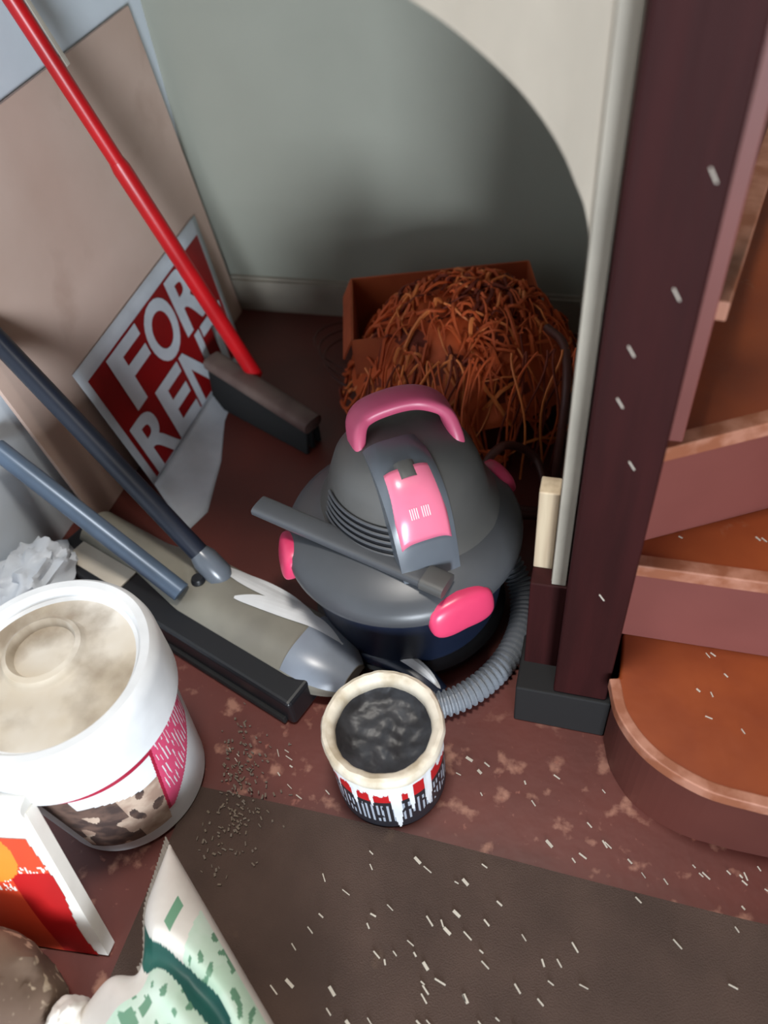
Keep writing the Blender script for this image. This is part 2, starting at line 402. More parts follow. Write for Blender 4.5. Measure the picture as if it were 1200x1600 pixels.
# ------------------------------------------------------------------ broom
br = thing('broom', 'red handled broom with taupe head leaning on the left wall', 'broom', (-0.74, 1.25, 0))
hb, ht = Vector((-0.752, 1.283, 0.085)), Vector((-1.000, 1.180, 1.045))
bm = bmesh.new(); P = [hb + (ht - hb) * (i / 20) for i in range(21)]
tube(bm, P, 0.0145, 18); obj('handle', bm, M['red'], br, smooth=True)
bm = bmesh.new(); tube(bm, [hb + (ht - hb) * t for t in (0.0, 0.1, 0.3, 0.52, 0.535)], 0.0128, 16, rf=lambda i: (0.0175, 0.0175, 0.0175, 0.0175, 0.0150)[i])
obj('sleeve', bm, M['red'], br, smooth=True)
bm = bmesh.new(); tube(bm, [hb + (ht - hb) * t + Vector((0.010, 0.019, 0)) for t in (0.70, 0.72, 0.84, 0.94, 0.96)], 0, 8, flat=((1, 0, 0), 0.0015, 0.006)); obj('paper_strip', bm, M['beige'], br)['label'] = 'cream paper strip on the red handle'
L, Rr = Vector((-0.865, 1.300, 0.105)), Vector((-0.575, 1.165, 0.062))
ax = (Rr - L).normalized(); wd = Vector((-ax.y, ax.x, 0)).normalized()
bm = bmesh.new(); P = [L + (Rr - L) * t for t in (0, .03, .1, .3, .5, .7, .9, .97, 1)]
tube(bm, P, 0, 20, flat=(wd, 0.026, 0.016)); obj('broom_head', bm, M['broom'], br, smooth=True)
bm = bmesh.new()
for i in range(1, 40):
    for j in (-1, 0, 1):
        p = L + (Rr - L) * (i / 40) + wd * j * 0.016
        e = Vector((p.x + 0.010 * nz(i, j), p.y - 0.012 + j * .008, 0.003))
        tube(bm, [p - Vector((0, 0, .006)), (p + e) / 2, e], 0.0055, 5)
o = obj('bristle', bm, M['black_soft'], br); o['kind'] = 'stuff'; o['label'] = 'black bristles'

# ------------------------------------------------------------------ floor cleaner lying on the floor
fc = thing('floor_cleaner', 'taupe and black floor cleaner with white swooshes and two handle tubes', 'floor cleaner', (-0.6, 0.68, 0))
A0, A1 = Vector((-0.915, 0.790, 0)), Vector((-0.320, 0.580, 0))
u_ = (A1 - A0).normalized(); v_ = Vector((-u_.y, u_.x, 0)); LEN = (A1 - A0).length
def FC(t, s, z): return A0 + u_ * (t * LEN) + v_ * s + Vector((0, 0, z))
def cw(t):     # half width of the taupe cover
    return 0.063 * (1 - max(0, (t - 0.84) / 0.16) ** 2.6 * 0.5) * (0.64 if t < 0.26 else min(1, 0.64 + (t - .26) * 1.8))
def ctop(t, q):
    c = 0.088 - 0.020 * abs(q) ** 3 - 0.030 * max(0, (t - .82) / .18) ** 2
    return c
bm = bmesh.new()
def cover(u, v):
    q = v * 2 - 1; w0 = cw(u)
    if abs(q) > 0.86:                   # side skirt
        k = (abs(q) - 0.86) / 0.14; qq = math.copysign(1.0, q)
        return FC(u, 0.012 + qq * w0 * 1.0, ctop(u, 1) * (1 - k) + 0.032 * k)
    qq = q / 0.86
    return FC(u, 0.012 + qq * w0, ctop(u, qq))
surf(bm, 60, 28, cover)
vs0 = [bm.verts.new(cover(1, j / 28)) for j in range(29)]; bm.faces.new(vs0)
vs0 = [bm.verts.new(cover(0, j / 28)) for j in range(29)]; bm.faces.new(vs0)
bmesh.ops.remove_doubles(bm, verts=bm.verts, dist=1e-5)
cov = obj('cover', bm, M['taupe'], fc, smooth=True)
bm = bmesh.new()
rot = Matrix.Rotation(math.atan2(u_.y, u_.x), 3, 'Z')
box(bm, FC(0.44, -0.024, 0.034), (LEN * 0.97, 0.138, 0.064), rot)
obj('base', bm, M['black'], fc, bevel=0.008)
obj('rubber_strip', bx(FC(0.45, -0.096, 0.012), (LEN * 0.90, 0.008, 0.016), rot), M['black_soft'], fc, bevel=0.002)
obj('label', bx(FC(0.140, -0.052, 0.0675), (0.150, 0.046, 0.003), rot), M['beige'], fc)
def swoosh(pts, wmax):
    bm = bmesh.new(); P = smooth_pts([(p[0], p[1], 0) for p in pts], 10); n = len(P) - 1; rows = []
    for i, p in enumerate(P):
        d = (P[min(i + 1, n)] - P[max(i - 1, 0)]); d = Vector((d.x * LEN, d.y, 0)).normalized(); k = i / n
        ww = wmax * (math.sin(PI * min(1, k * 1.0 + 0.02)) ** 0.7 if k < .97 else 0.1)
        nn = Vector((-d.y / LEN, d.x, 0))
        row = []
        for s in (-1, -.5, 0, .5, 1):
            t = p.x + nn.x * ww * s; q = p.y + nn.y * ww * s
            row.append(bm.verts.new(FC(t, 0.012 + q, ctop(t, max(-1, min(1, q / cw(t)))) + 0.0022)))
        rows.append(row)
    for a, b in zip(rows, rows[1:]):
        for j in range(4): bm.faces.new((a[j], a[j + 1], b[j + 1], b[j]))
    return bm
o = obj('swoosh', swoosh([(0.48, 0.046), (0.56, 0.047), (0.65, 0.050), (0.74, 0.052), (0.83, 0.048)], 0.018), M['white'], cov)
o = obj('swoosh', swoosh([(0.60, 0.002), (0.67, 0.018), (0.76, 0.030), (0.85, 0.036), (0.94, 0.030)], 0.017), M['white'], cov)
tip = []
bm = bmesh.new(); surf(bm, 10, 20, lambda u, v: cover(0.84 + u * 0.159, 0.08 + 0.84 * v) + Vector((0, 0, 0.0012))); obj('nose_cap', bm, M['nose'], cov, smooth=True)
colr = FC(0.505, 0.040, 0.085)
ptop = Vector((-0.985, 0.868, 0.475)); d = (ptop - colr).normalized()
bm = bmesh.new(); tube(bm, [colr + d * t for t in (-0.015, 0.0, 0.04, 0.055)], 0, 16, rf=lambda i: (0.016, 0.025, 0.024, 0.019)[i]); obj('collar', bm, M['ridge'], fc, smooth=True)
bm = bmesh.new(); tube(bm, [colr + d * 0.045 * (1 - i / 20) + (ptop - colr) * (i / 20) for i in range(21)], 0.0185, 16); o = obj('handle_tube', bm, M['pole_black'], fc, smooth=True); o['label'] = 'black handle tube'
g0 = FC(0.46, -0.028, 0.092); gt = Vector((-0.99, 0.762, 0.30)); d = (gt - g0).normalized()
bm = bmesh.new(); tube(bm, [g0 + (gt - g0) * (i / 20) for i in range(21)], 0.0185, 16); o = obj('handle_tube', bm, M['pole_grey'], fc, smooth=True); o['label'] = 'blue grey handle tube'
bm = bmesh.new(); lathe(bm, [(0, .012), (0.010, .012), (0.013, .006), (0.013, 0)], FC(0.47, 0.008, 0.086), 20); obj('knob', bm, M['black'], fc, smooth=True)

# ------------------------------------------------------------------ tub vacuum
VC = Vector((-0.268, 0.790, 0))
vc = thing('vacuum_cleaner', 'dark tub vacuum cleaner with bright pink handle and latches', 'vacuum cleaner', VC)
f_ = Vector((0.55, -0.835, 0)); s_v = Vector((0.835, 0.55, 0))
def V(t, s, z): return VC + f_ * t + s_v * s + Vector((0, 0, z))
bm = bmesh.new(); lathe(bm, [(0, .03), (0.140, .03), (0.152, .035), (0.158, .05), (0.176, .195), (0.180, .2), (0, .2)], VC, 72); obj('tub', bm, M['navy'], vc, smooth=True)
bm = bmesh.new(); lathe(bm, [(0.150, .010), (0.168, .012), (0.170, .026), (0.150, .034)], VC, 72); obj('bumper_ring', bm, M['black'], vc, smooth=True)
bm = bmesh.new(); lathe(bm, [(0.0, .196), (0.190, .196), (0.194, .202), (0.194, .214), (0.188, .226), (0.170, .238), (0.145, .248), (0.120, .255), (0, .258)], VC, 80)
lid = obj('lid', bm, M['lid'], vc, smooth=True)
HC = VC + Vector((0.004, 0.030, 0))
bm = bmesh.new(); prof = [(0.146, .246), (0.130, .268), (0.120, .31), (0.110, .338), (0.096, .358), (0.074, .371), (0.045, .378), (0, .380)]
lathe(bm, [(r, z) for r, z in prof], HC, 72)
for v in bm.verts:      # longer towards the front than across
    q = v.co - HC; t = q.dot(f_); v.co += f_ * t * 0.06
hd = obj('motor_housing', bm, M['dome'], vc, smooth=True)
bm = bmesh.new()
rid = smooth_pts([(-0.02, 0.385, 0), (0.03, 0.389, 0), (0.072, 0.378, 0), (0.104, 0.350, 0), (0.126, 0.305, 0), (0.146, 0.240, 0)], 6)
def ridge(u, v, wd, off=0, u0=0, u1=1):
    k = u0 + (u1 - u0) * u; x = k * (len(rid) - 1); i = min(int(x), len(rid) - 2); p = rid[i].lerp(rid[i + 1], x - i)
    q = v * 2 - 1; dz = -0.010 * abs(q) ** 4; ww = wd * (1 + 0.05 * math.sin(PI * k))
    return V(p.x + 0.0 + off * (0.3 + k * .7), q * ww, p.y + dz + off * (1 - k * .6))
surf(bm, 30, 16, lambda u, v: ridge(u, v, 0.044))
for sg_ in (0, 1):
    surf(bm, 30, 1, lambda u, v: ridge(u, sg_, 0.044) + Vector((0, 0, -0.06 * v)) - f_ * 0.035 * v)
bmesh.ops.remove_doubles(bm, verts=bm.verts, dist=1e-5)
rg = obj('front_ridge', bm, M['ridge'], vc, smooth=True)
bm = bmesh.new(); surf(bm, 20, 16, lambda u, v: ridge(u, v, 0.037, 0.003, 0.28, 0.78)); 
o = obj('power_switch', bm, M['pink_plate_sheen'], rg, smooth=True); o['label'] = 'pink switch plate with sheen in its colour'; q = o.modifiers.new('s', 'SOLIDIFY'); q.thickness = 0.004; q.offset = -1
bm = bmesh.new(); surf(bm, 4, 10, lambda u, v: ridge(u, v, 0.018, 0.0045, 0.23, 0.36)); obj('switch_recess', bm, M['dome'], rg, smooth=True)
bm = bmesh.new()
for k in range(8):
    a = -0.020 + k * 0.0032 + (0.004 if k > 3 else 0)
    tube(bm, [ridge(0.57, .5 + (a + .006) / .072, 0.036, 0.0038), ridge(0.64, .5 + (a + .006) / .072, 0.036, 0.0038)], 0.0007, 5)
obj('switch_marking', bm, M['white'], rg)
H = smooth_pts([(-0.318, 0.785, 0.320), (-0.334, 0.812, 0.372), (-0.330, 0.838, 0.398), (-0.290, 0.862, 0.410), (-0.250, 0.880, 0.408), (-0.216, 0.880, 0.394), (-0.196, 0.864, 0.365), (-0.188, 0.848, 0.330)], 7)
bm = bmesh.new(); tube(bm, H, 0, 20, flat=(f_, 0.025, 0.011)); obj('carry_handle', bm, M['pink_handle_sheen'], vc, smooth=True)
# vent slots: a dark recess with lighter slats on the left front of the housing
bm = bmesh.new()
def hsurf(a, z, off):
    # radius of the housing at height z
    for (r0, z0), (r1, z1) in zip(prof, prof[1:]):
        if z0 <= z <= z1: r = r0 + (r1 - r0) * (z - z0) / (z1 - z0); break
    p = Vector((math.cos(a), math.sin(a), 0)) * (r + off); p += f_ * p.dot(f_) * 0.06
    return HC + p + Vector((0, 0, z))
a_f = math.atan2(f_.y, f_.x)
surf(bm, 16, 10, lambda u, v: hsurf(a_f - 1.55 + u * 1.15, 0.262 + v * 0.052, 0.0015)); obj('vent_recess', bm, M['black'], hd, smooth=True)
for k in range(5):
    bm = bmesh.new(); tube(bm, [hsurf(a_f - 1.60 + i / 16 * 1.22, 0.266 + k * 0.011 + 0.002 * math.sin(i / 16 * PI), 0.003) for i in range(17)], 0.0026, 8); obj('vent_slat', bm, M['lid'], hd, smooth=True)
def latch(t, s, z, w_, d_, h_, ang, name='latch'):
    c = V(t, s, z); bm = bmesh.new(); out = Vector((math.cos(ang), math.sin(ang), 0)); sd = Vector((-out.y, out.x, 0))
    bmesh.ops.create_uvsphere(bm, u_segments=28, v_segments=18, radius=1)
    for v in bm.verts:
        p = v.co; e = 0.62
        x = math.copysign(abs(p.x) ** e, p.x) * w_; y = math.copysign(abs(p.y) ** e, p.y) * d_; zz = math.copysign(abs(p.z) ** e, p.z) * h_
        v.co = c + sd * x + out * (y - zz * 0.25) + Vector((0, 0, zz - 0.3 * abs(x) * 0.3))
    return obj(name, bm, M['pink'], vc, smooth=True)
latch(0.184, 0.026, 0.205, 0.054, 0.018, 0.030, a_f + 0.14)
aL = math.atan2(0.712 - 0.79, -0.42 + 0.268)
latch(0.190 * math.cos(aL - a_f), 0.190 * math.sin(aL - a_f), 0.205, 0.040, 0.016, 0.028, aL)
aR = math.atan2(0.95 - 0.79, -0.108 + 0.268)
latch(0.192 * math.cos(aR - a_f), 0.192 * math.sin(aR - a_f), 0.216, 0.036, 0.015, 0.020, aR)
# corrugated hose, leaving the tub on the right and lying round the front
hp = smooth_pts([(-0.110, 0.860, 0.09), (-0.078, 0.830, 0.050), (-0.064, 0.780, 0.026), (-0.072, 0.710, 0.024), (-0.100, 0.648, 0.024), (-0.145, 0.598, 0.024), (-0.200, 0.574, 0.024), (-0.250, 0.585, 0.024), (-0.29, 0.600, 0.024)], 26)
bm = bmesh.new(); tube(bm, hp, 0, 20, rf=lambda i: 0.0225 if i % 4 < 2 else 0.0185); obj('hose', bm, M['hose'], vc, smooth=False)
for ang in (0.1, 2.1, 4.0):
    c = VC + Vector((math.cos(a_f + 0.9 + ang) * 0.135, math.sin(a_f + 0.9 + ang) * 0.135, 0.016))
    bm = bmesh.new(); tube(bm, [c + Vector((0, -0.010, 0)), c + Vector((0, 0.010, 0))], 0.016, 20); obj('caster', bm, M['black'], vc, smooth=True)
# grey foot with a pale crescent at the front left of the tub
bm = bmesh.new(); P = smooth_pts([(-0.330, 0.655, 0.022), (-0.287, 0.646, 0.038), (-0.240, 0.636, 0.038), (-0.205, 0.622, 0.030), (-0.178, 0.606, 0.014)], 6)
tube(bm, P, 0, 14, flat=((0, 0, 1), 0.014, 0.020)); ft = obj('front_foot', bm, M['navy'], vc, smooth=True)
bm = bmesh.new(); n = len(P) - 1
tube(bm, [p + Vector((0.004, 0.004, 0.010 + .004 * math.sin(PI * i / n))) for i, p in enumerate(P[3:])], 0, 8, rf=lambda i: 0.0015 + 0.0085 * math.sin(PI * (i + .01) / (n - 2))); obj('stripe', bm, M['white'], ft, smooth=True)['label'] = 'white curved stripe on the foot'

# flat wand lying across the lid
wp = [Vector((-0.492, 0.742, 0.268)), Vector((-0.166, 0.650, 0.2565))]
bm = bmesh.new(); dd = (wp[1] - wp[0]).normalized()
tube(bm, [wp[0].lerp(wp[1], t) for t in (0, .02, .3, .6, .9, 1)], 0, 20, flat=((-dd.y, dd.x, 0), 0.019, 0.0085))
wn = thing('vacuum_wand', 'dark grey flat wand lying across the lid of the tub vacuum', 'wand', (-0.33, 0.70, 0.23))
obj('shaft', bm, M['lid'], wn, smooth=True)
bm = bmesh.new(); tube(bm, [wp[0].lerp(wp[1], t) for t in (.90, .91, .985, 1.01)], 0, 20, flat=((-dd.y, dd.x, 0), 0.021, 0.0105)); obj('end_sleeve', bm, M['dome'], wn, smooth=True)

# ------------------------------------------------------------------ paint tin
TC = Vector((-0.221, 0.466, 0))
pt = thing('paint_tin', 'open paint tin with cream rim and white drips on the red floor', 'paint tin', TC)
def tin_mat(u, v):
    a = u * 2 * PI
    if v > 0.60: return 0
    if 0.16 < v < 0.52 and ((a * 40) % 1) < 0.42 and nz(a * 6, v * 9) > -0.25: return 2
    return 1
bm = bmesh.new(); surf(bm, 320, 40, lambda u, v: TC + Vector((math.cos(u * 2 * PI) * 0.0835, math.sin(u * 2 * PI) * 0.0835, 0.002 + v * 0.15)), tin_mat, True)
lathe(bm, [(0.0835, .002), (0, .002)], TC, 64, mi=1)
obj('can', bm, [M['tin_red'], M['tin_black'], M['tin_mark']], pt, smooth=True)
bm = bmesh.new()
lathe(bm, [(0.0835, .140), (0.0875, .146), (0.088, .156), (0.085, .163), (0.080, .165), (0.074, .163), (0.070, .158), (0.0685, .148), (0.0690, .125)], TC, 96)
for v in bm.verts:
    q = v.co - TC; a = math.atan2(q.y, q.x); v.co += Vector((q.x, q.y, 0)) * (0.02 * nz(a * 5, q.z * 30)); v.co.z += 0.0015 * nz(a * 7, 3)
obj('rim', bm, M['tin_cream'], pt, smooth=True)
bm = bmesh.new(); surf(bm, 60, 20, lambda u, v: TC + Vector((math.cos(u * 2 * PI) * 0.070 * v, math.sin(u * 2 * PI) * 0.070 * v, 0.128 + 0.016 * v ** 6 + 0.004 * nz(math.cos(u * 2 * PI) * v * 4, math.sin(u * 2 * PI) * v * 4))), closed_u=True)
obj('dried_paint', bm, M['tin_inside'], pt, smooth=True)
def drip_len(a):
    base = 0.030 + 0.012 * nz(a * 3.1, 1.7) + 0.018 * abs(nz(a * 13, 4.2)) 
    for a0, w_, l_ in ((-1.15, 0.105, 0.151), (-0.55, 0.12, 0.122), (-0.88, 0.07, 0.105), (-1.55, 0.05, 0.072), (-1.85, 0.07, 0.082), (-2.2, 0.06, 0.070), (-2.6, 0.07, 0.058)):
        dlt = abs((a - a0 + PI) % (2 * PI) - PI)
        if dlt < w_: base = max(base, l_ * (1 - (dlt / w_) ** 2 * 0.75))
    if -0.85 < ((a + PI) % (2 * PI) - PI) < -0.30 and base < 0.08: base = min(base, 0.022)
    return base
bm = bmesh.new()
surf(bm, 360, 60, lambda u, v: TC + Vector((math.cos(u * 2 * PI), math.sin(u * 2 * PI), 0)) * (0.0852 + 0.0012 * nz(u * 60, v * 4)) + Vector((0, 0, 0.155 - v * 0.152)),
     lambda u, v: 0 if v * 0.152 < drip_len(u * 2 * PI) else None, True)
obj('paint_drips', bm, M['white'], pt, smooth=True)

# ------------------------------------------------------------------ white bucket
BC = Vector((-0.622, 0.368, 0))
bk = thing('bucket', 'large white plastic bucket with dirty lid and pink label', 'bucket', BC)
bm = bmesh.new(); lathe(bm, [(0, .004), (0.110, .004), (0.116, .010), (0.1315, .275), (0.1315, .30)], BC, 96); obj('body', bm, M['white'], bk, smooth=True)
bm = bmesh.new(); lathe(bm, [(0.132, .249), (0.139, .245), (0.1425, .249), (0.143, .325), (0.140, .338), (0.133, .345), (0.122, .345), (0.118, .340), (0.1165, .331), (0.110, .3295)], BC, 96)
obj('lid_rim', bm, M['white'], bk, smooth=True)
bm = bmesh.new(); lathe(bm, [(0.1175, .330), (0.058, .328), (0.054, .331), (0.051, .338), (0.045, .339), (0.042, .332), (0.040, .324), (0, .323)], BC + Vector((0, 0, 0)), 96)
for v in bm.verts:
    q = v.co - BC; k = max(0, 1 - q.xy.length / 0.12); v.co += Vector((-0.040, 0.040, 0)) * k
obj('lid', bm, M['lid_dirty'], bk, smooth=True)
def bsurf(a, z, off=0.0012):
    r = 0.116 + (0.1315 - 0.116) * (z - 0.01) / 0.265 + off
    return BC + Vector((math.cos(a) * r, math.sin(a) * r, z))
A_0, A_1 = math.radians(-86), math.radians(28)
def blabel(u, v):
    # v from the bottom up: crimson band, white band, stone picture; pink flag to the right
    if u < 0.62 - 0.10 * (1 - v):
        if v > 0.86: return 1
        if u < 0.16 and v > .6: return 4
        if v > 0.66 + 0.06 * math.sin(u * 9) and u > 0.14: return 0
        if u < 0.34: return 4 if nz(u * 11, v * 5, 2) > -0.22 else 3
        return 4 if nz(u * 12, v * 5, 8) > 0.30 else 3
    f0 = 0.62 - 0.10 * (1 - v); lo = 0.12 + max(0, u - 0.58) * 1.1
    if v < lo: return None
    if u < f0 + .035 or v < lo + .05: return 1 if u < f0 + .02 else 2
    return 0 if ((u * 200) % 1 < 0.36 and nz(u * 90, v * 8) > -0.05 and 0.3 < v < .94) else 2
bm = bmesh.new(); surf(bm, 240, 60, lambda u, v: bsurf(A_0 + (A_1 - A_0) * u, 0.040 + v * 0.208), blabel)
obj('label', bm, [M['white'], M['crimson'], M['label_pink'], M['stone'], M['stone_dark']], bk, smooth=True)['label'] = 'pink and crimson label with a stone picture'

# ------------------------------------------------------------------ white sack by the left wall
def blob(bm, c, r, e=0.8, amp=0.12, fr=3, seed=0, flat=True, nu=48, nv=28):
    bmesh.ops.create_uvsphere(bm, u_segments=nu, v_segments=nv, radius=1)
    for v in bm.verts:
        p = v.co.copy(); k = 1 + amp * nz(p.x * fr + seed, p.y * fr, p.z * fr) + amp * .5 * abs(nz(p.x * fr * 2.3, p.y * fr * 2.3 + seed, p.z * fr * 2))
        q = Vector([math.copysign(abs(x) ** e, x) for x in p]) * k
        v.co = Vector((c[0] + q.x * r[0], c[1] + q.y * r[1], max(c[2] + q.z * r[2], 0.0015 if flat else -9)))
bm = bmesh.new(); blob(bm, (-0.955, 0.655, 0.055), (0.062, 0.080, 0.060), 0.8, 0.3, 3.2, 2)
tag(obj('plastic_bag', bm, M['sign_white'], org=(-0.955, .655, 0), smooth=True), 'crumpled white plastic bag by the left wall behind the bucket', 'bag')

# ------------------------------------------------------------------ red and orange bag leaning on the bucket
rb = thing('printed_bag', 'red and orange printed bag with pale edge leaning on the bucket', 'bag', (-0.62, 0.16, 0))
B0, T0 = Vector((-0.535, 0.130, 0.006)), Vector((-0.592, 0.214, 0.262))
wv = Vector((-1, -0.12, 0)).normalized(); hv = (T0 - B0); nv_ = wv.cross(hv).normalized()
if nv_.y > 0: nv_ = -nv_
def RB(s, h, d=0.0):
    bul = 0.012 * math.sin(PI * max(0, min(1, s / 0.2))) * math.sin(PI * max(0, min(1, h)))
    return B0 + wv * s + hv * h + nv_ * (d + (bul if d > 0 else -bul))
bm = bmesh.new()
surf(bm, 20, 20, lambda u, v: RB(u * 0.20, v, 0.001)); surf(bm, 20, 20, lambda u, v: RB(u * 0.20, v, -0.018))
for s in (0, 0.20): surf(bm, 1, 20, lambda u, v: RB(s, v, 0.001 - u * 0.019))
for h in (0, 1): surf(bm, 20, 1, lambda u, v: RB(u * 0.20, h, 0.001 - v * 0.019))
bmesh.ops.remove_doubles(bm, verts=bm.verts, dist=1e-5)
obj('body', bm, M['bag_white'], rb, smooth=False)
def rbm(u, v):
    s = u * 0.2
    if s < 0.014 + 0.004 * math.sin(v * 9): return None
    if v > 0.84: return None
    if (s - 0.085) ** 2 + ((v - 0.72) * 0.25) ** 2 < 0.040 ** 2: return 2
    if v < 0.62 and s < 0.065: return 0
    if 0.50 < v < 0.66 and nz(u * 60, v * 30) > 0.1: return 3
    return 1
bm = bmesh.new(); surf(bm, 100, 100, lambda u, v: RB(u * 0.2, v, 0.0022), rbm)
obj('print', bm, [M['bag_red'], M['red_orange'], M['orange'], M['bag_white']], rb)['label'] = 'red and orange print'
# rolled pale top
bm = bmesh.new(); P = [RB(s, 1.0, -0.009) + Vector((0, 0, 0.008 + .004 * nz(s * 30))) for s in [i * 0.2 / 16 for i in range(17)]]
tube(bm, P, 0, 14, flat=((0, 0, 1), 0.016, 0.014)); obj('folded_top', bm, M['bag_white'], rb, smooth=True)

# speckled cloth lump
bm = bmesh.new(); blob(bm, (-0.668, 0.040, 0.085), (0.122, 0.075, 0.088), 0.75, 0.12, 2.2, 9)
tag(obj('cloth_bundle', bm, M['speckle'], org=(-0.625, .03, 0), smooth=True), 'brown speckled cloth bundle below the red printed bag', 'cloth')

# ------------------------------------------------------------------ white and green bag lying on the carpet
gb = thing('compost_bag', 'white bag with dark green wave print lying in the foreground', 'bag', (-0.35, 0.08, 0.006))
G0 = Vector((-0.4885, 0.270, 0)); gu = Vector((0.8, -0.6, 0)); gv_ = Vector((-0.03, -1.0, 0))
GL, GW = 0.46, 0.235
def gband(u): return 0.41 - 0.14 * max(0, min(1, (u - .12) / .18)) - 0.20 * max(0, u - .30) + 0.012 * math.sin(u * 25)
def GB(u, v, top=1):
    e = (max(0.0, 1 - abs(2 * v - 1) ** 3.0)) ** 0.55 * (max(0.0, 1 - abs(2 * u - 1) ** 6)) ** 0.6
    z = 0.072 + top * 0.066 * e
    if top > 0:
        z -= 0.022 * math.exp(-((v - gband(u)) / 0.07) ** 2) * e
        z += 0.006 * nz(u * 7, v * 5, 1) * e
    un = 0.03 * math.sin(PI * v) * (1 - u) - (0.05 * math.exp(-((v - .52) / .12) ** 2) * (-1) * max(0, 1 - u * 4))
    skew = -0.02 * v
    return G0 + gu * (u * GL + un * .8 + skew) + gv_ * (v * GW) + Vector((0, 0, z - 0.0))
def gmat(u, v):
    w_ = 0.038 + 0.022 * math.sin(u * 9 + 1) ** 2
    b = gband(u)
    if abs(v - b) < w_ and u > 0.015: return 1
    if v > 0.80 + .05 * math.sin(u * 9) and u > .12: return 1
    if v < b:
        if 0.15 < u < 0.19 and 0.10 < v < 0.24: return 3
        if u > 0.24 + 0.1 * v and 0.03 < v:
            if nz(u * 34, v * 16) > 0.30: return 3
            return 2
    else:
        if u > 0.10 and (abs(u - 0.20) < 0.022 and 0.50 < v < 0.58 or abs(u - 0.19) < 0.03 and 0.61 < v < 0.70): return 3
        if u > 0.13 and v < 0.80:
            if nz(u * 30, v * 20, 5) > 0.32: return 3
            return 2
    return 0
bm = bmesh.new(); surf(bm, 190, 110, lambda u, v: GB(u, v), gmat); surf(bm, 190, 110, lambda u, v: GB(u, v, -1))
bmesh.ops.remove_doubles(bm, verts=bm.verts, dist=1e-5)
obj('sack', bm, [M['bag_white'], M['green_dark'], M['green_pale'], M['green_mid']], gb, smooth=True)
bm = bmesh.new(); surf(bm, 6, 60, lambda u, v: GB(0.0, v * .55) - gu * (0.014 * u + .002 * math.sin(v * 160)) + Vector((0, 0, -0.004 * u)))
o = obj('seal_strip', bm, M['bag_grey'], gb); q = o.modifiers.new('s', 'SOLIDIFY'); q.thickness = 0.002
# small cream packet beside it
bm = bmesh.new(); blob(bm, (-0.516, 0.042, 0.052), (0.024, 0.030, 0.054), 0.8, 0.15, 2, 4)
tag(obj('paper_packet', bm, M['bag_white'], org=(-0.5, .03, 0), smooth=True), 'small cream paper packet at the bottom edge beside the green and white bag', 'packet')

# ------------------------------------------------------------------ box and heap of orange twine
ang = math.radians(17)
rz = Matrix.Rotation(ang, 3, 'Z'); XC = Vector((-0.330, 1.415, 0))
cb = thing('cardboard_box', 'open rust coloured cardboard box in the alcove corner under twine', 'box', XC)
def XB(x, y, z): return XC + rz @ Vector((x, y, 0)) + Vector((0, 0, z))
bm = bmesh.new(); wx, wy, hz_ = 0.40, 0.24, 0.235
box(bm, XB(0, 0, 0.003), (wx, wy, 0.006), rz)
for x, y, sx, sy in ((0, wy / 2, wx, .005), (0, -wy / 2, wx, .005), (wx / 2, 0, .005, wy), (-wx / 2, 0, .005, wy)): box(bm, XB(x, y, hz_ / 2), (sx, sy, hz_), rz)
obj('body', bm, M['carton'], cb)
def flap(y, x, w0, l0, tilt, horiz):
    bm = bmesh.new()
    r = rz @ (Matrix.Rotation(tilt, 3, 'X') if horiz else Matrix.Rotation(tilt, 3, 'Y'))
    c = XB(x, y, hz_)
    off = r @ (Vector((0, l0 / 2, 0)) if horiz else Vector((l0 / 2, 0, 0)))
    box(bm, c + off, (w0, abs(l0), .004) if horiz else (abs(l0), w0, .004), r)
    obj('flap', bm, M['carton'], cb)
flap(-wy / 2, 0, wx, -0.07, 1.2, True); flap(0, -wx / 2, wy, -0.05, -1.1, False)
bm = bmesh.new()
hc = Vector((-0.272, 1.345, 0))
def mound(u, v):
    a = u * 2 * PI; r = v; x = math.cos(a) * r * 0.250; y = math.sin(a) * r * 0.215
    p = hc + rz @ Vector((x, y, 0))
    z = 0.285 - 0.17 * r ** 3.0 + 0.02 * nz(x * 14, y * 14)
    return Vector((min(p.x, -.03), min(p.y, 1.65), z))
surf(bm, 60, 20, mound, lambda u, v: 2 if nz(u * 12, v * 6) > 0.2 else 1, True)
for k in range(250):
    a = R.uniform(0, 2 * PI); rr = math.sqrt(R.random()) * 0.95
    c = Vector((math.cos(a) * rr * 0.245, math.sin(a) * rr * 0.205, 0))
    rad = R.uniform(0.03, 0.11); a0 = R.uniform(0, 2 * PI); span = R.uniform(1.2, 4.5); ecc = R.uniform(0.45, 1.0); th = R.uniform(0, PI)
    ph = R.uniform(0, 9); P = []
    for i in range(20):
        t = a0 + span * i / 19; q = Vector((math.cos(t) * rad, math.sin(t) * rad * ecc, 0)); q.rotate(Matrix.Rotation(th, 3, 'Z')); q = q + c
        e = math.sqrt((q.x / .25) ** 2 + (q.y / .215) ** 2)
        if e > 1.12: q *= 1.12 / e; e = 1.12
        z = 0.292 - 0.17 * min(e, 1.1) ** 3.0 + 0.018 * math.sin(i * .45 + ph) + R.uniform(-.002, .002)
        w_ = hc + rz @ q; w_.x = min(w_.x, -0.03); P.append(Vector((w_.x, min(w_.y, 1.655), max(z, 0.02))))
    tube(bm, P, R.choice((0.002, 0.003, 0.0042)), 5, mi=R.choice((0, 1, 1, 1, 1, 2)))
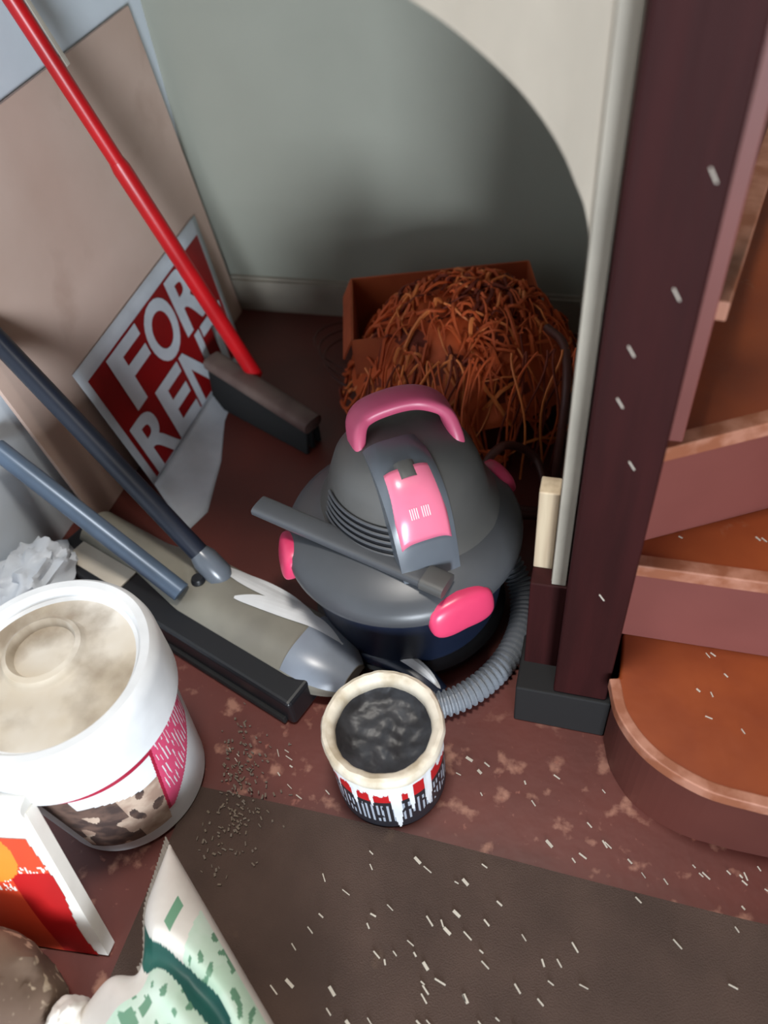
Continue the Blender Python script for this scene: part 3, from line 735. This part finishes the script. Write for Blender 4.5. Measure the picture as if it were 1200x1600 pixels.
# strands trailing over the front and left side
for k in range(40):
    x = R.uniform(-0.20, 0.20); p0 = hc + rz @ Vector((x, -0.155, 0)); P = []
    sx = R.uniform(-.06, .05); fr = R.uniform(.03, .11)
    for i in range(12):
        t = i / 11; P.append(Vector((min(p0.x + sx * t + .01 * math.sin(t * 6 + k), -.03), p0.y - fr * math.sin(t * PI / 2) - 0.02, 0.245 * (1 - t ** 1.7) + 0.02)))
    tube(bm, P, 0.0024, 5, mi=R.choice((0, 1, 1, 2)))
tag(obj('twine_heap', bm, [M['twine_a'], M['twine_b'], M['twine_c']], org=(-0.285, 1.345, 0), smooth=True), 'tangled heap of orange twine spilling from the box in the alcove', 'twine', kind='stuff')
for pts, lab in (([(-0.10, 1.30, 0.26), (-0.06, 1.24, 0.262), (-0.045, 1.16, 0.22), (-0.045, 1.10, 0.12), (-0.05, 1.06, 0.02), (-0.09, 1.04, 0.012), (-0.16, 1.06, 0.012)], 'thick brown cord hanging down the right of the twine heap'),
                 ([(-0.06, 1.02, 0.02), (-0.13, 1.00, 0.05), (-0.18, 1.03, 0.10), (-0.15, 1.09, 0.13), (-0.09, 1.12, 0.08), (-0.05, 1.03, 0.045)], 'short dark brown cord looped behind the tub vacuum')):
    bm = bmesh.new(); tube(bm, smooth_pts(pts, 8), 0.0085, 10); tag(obj('cord', bm, M['brown_cord'], org=pts[-1][:2] + (0,), smooth=True), lab, 'cord')
bm = bmesh.new()
for k in range(3):
    P = [Vector((-0.47 - .15 * math.sin(i / 15 * PI) * (1 + .15 * k), 1.42 + .03 * k + 0.11 * math.cos(i / 15 * PI * 1.1), 0.03 + 0.05 * math.sin(i / 15 * PI))) for i in range(16)]
    tube(bm, P, 0.003, 6)
tag(obj('loose_cord', bm, M['brown_cord'], org=(-.5, 1.42, 0), smooth=True), 'thin dark cord loops in shadow left of the box', 'cord')

# ------------------------------------------------------------------ flakes and dust
def flakes(name, label, n, fn, seed, sz=(0.006, 0.016), m='flake'):
    r = random.Random(seed); bm = bmesh.new()
    for k in range(n):
        p = fn(r)
        if p is None: continue
        l = r.uniform(*sz); w_ = r.uniform(.0010, .0022) if r.random() < .85 else .004
        box(bm, p, (w_, l, 0.0012), Matrix.Rotation(math.radians(52) + r.gauss(0, .22), 3, 'Z'))
    tag(obj(name, bm, M[m]), label, 'debris', kind='stuff')
def on_carpet(r):
    x, y = r.uniform(-.30, .34), r.uniform(.06, .37)
    if r.random() < .55: x, y = r.gauss(-.10, .10), r.gauss(.23, .06)
    return Vector((x, y, .0072)) if y < .37 else None
def on_floor(r):
    x, y = r.uniform(-.5, .32), r.uniform(.385, .52)
    if x > .1: y = r.uniform(.385, .445)
    if (Vector((x, y, 0)) - TC).length < .1 or x < -.50: return None
    return Vector((x, y, .0012))
def on_steps(r):
    x = r.uniform(.13, .45); k = r.random()
    if k < .6: return Vector((x, r.uniform(.50, .66), .1797))
    return Vector((x, r.uniform(.675, .73), .3597))
flakes('paint_flakes', 'small pale paint flakes scattered over the brown carpet', 85, on_carpet, 1)
flakes('paint_flakes', 'small pale paint flakes scattered on the red floor', 55, on_floor, 2, (.005, .013))
flakes('paint_flakes', 'small pale paint flakes on the orange brown stair treads', 24, on_steps, 3, (.005, .012))
r = random.Random(5); bm = bmesh.new()
for k in range(260):
    t = r.random(); c = Vector((-0.485, 0.46, 0)).lerp(Vector((-0.415, 0.31, 0)), t)
    p = Vector((c.x + r.gauss(0, .028), c.y + r.gauss(0, .045), 0))
    if (p - Vector((BC.x, BC.y, 0))).length < 0.145: continue
    box(bm, p + Vector((0, 0, .0085 if p.y < .39 else .003)), (r.uniform(.001, .003), r.uniform(.002, .007), r.uniform(.001, .003)), Matrix.Rotation(math.radians(52) + r.gauss(0, .5), 3, 'Z'))
tag(obj('plaster_dust', bm, M['dust']), 'grey plaster crumbs on the floor to the right of the bucket', 'debris', kind='stuff')
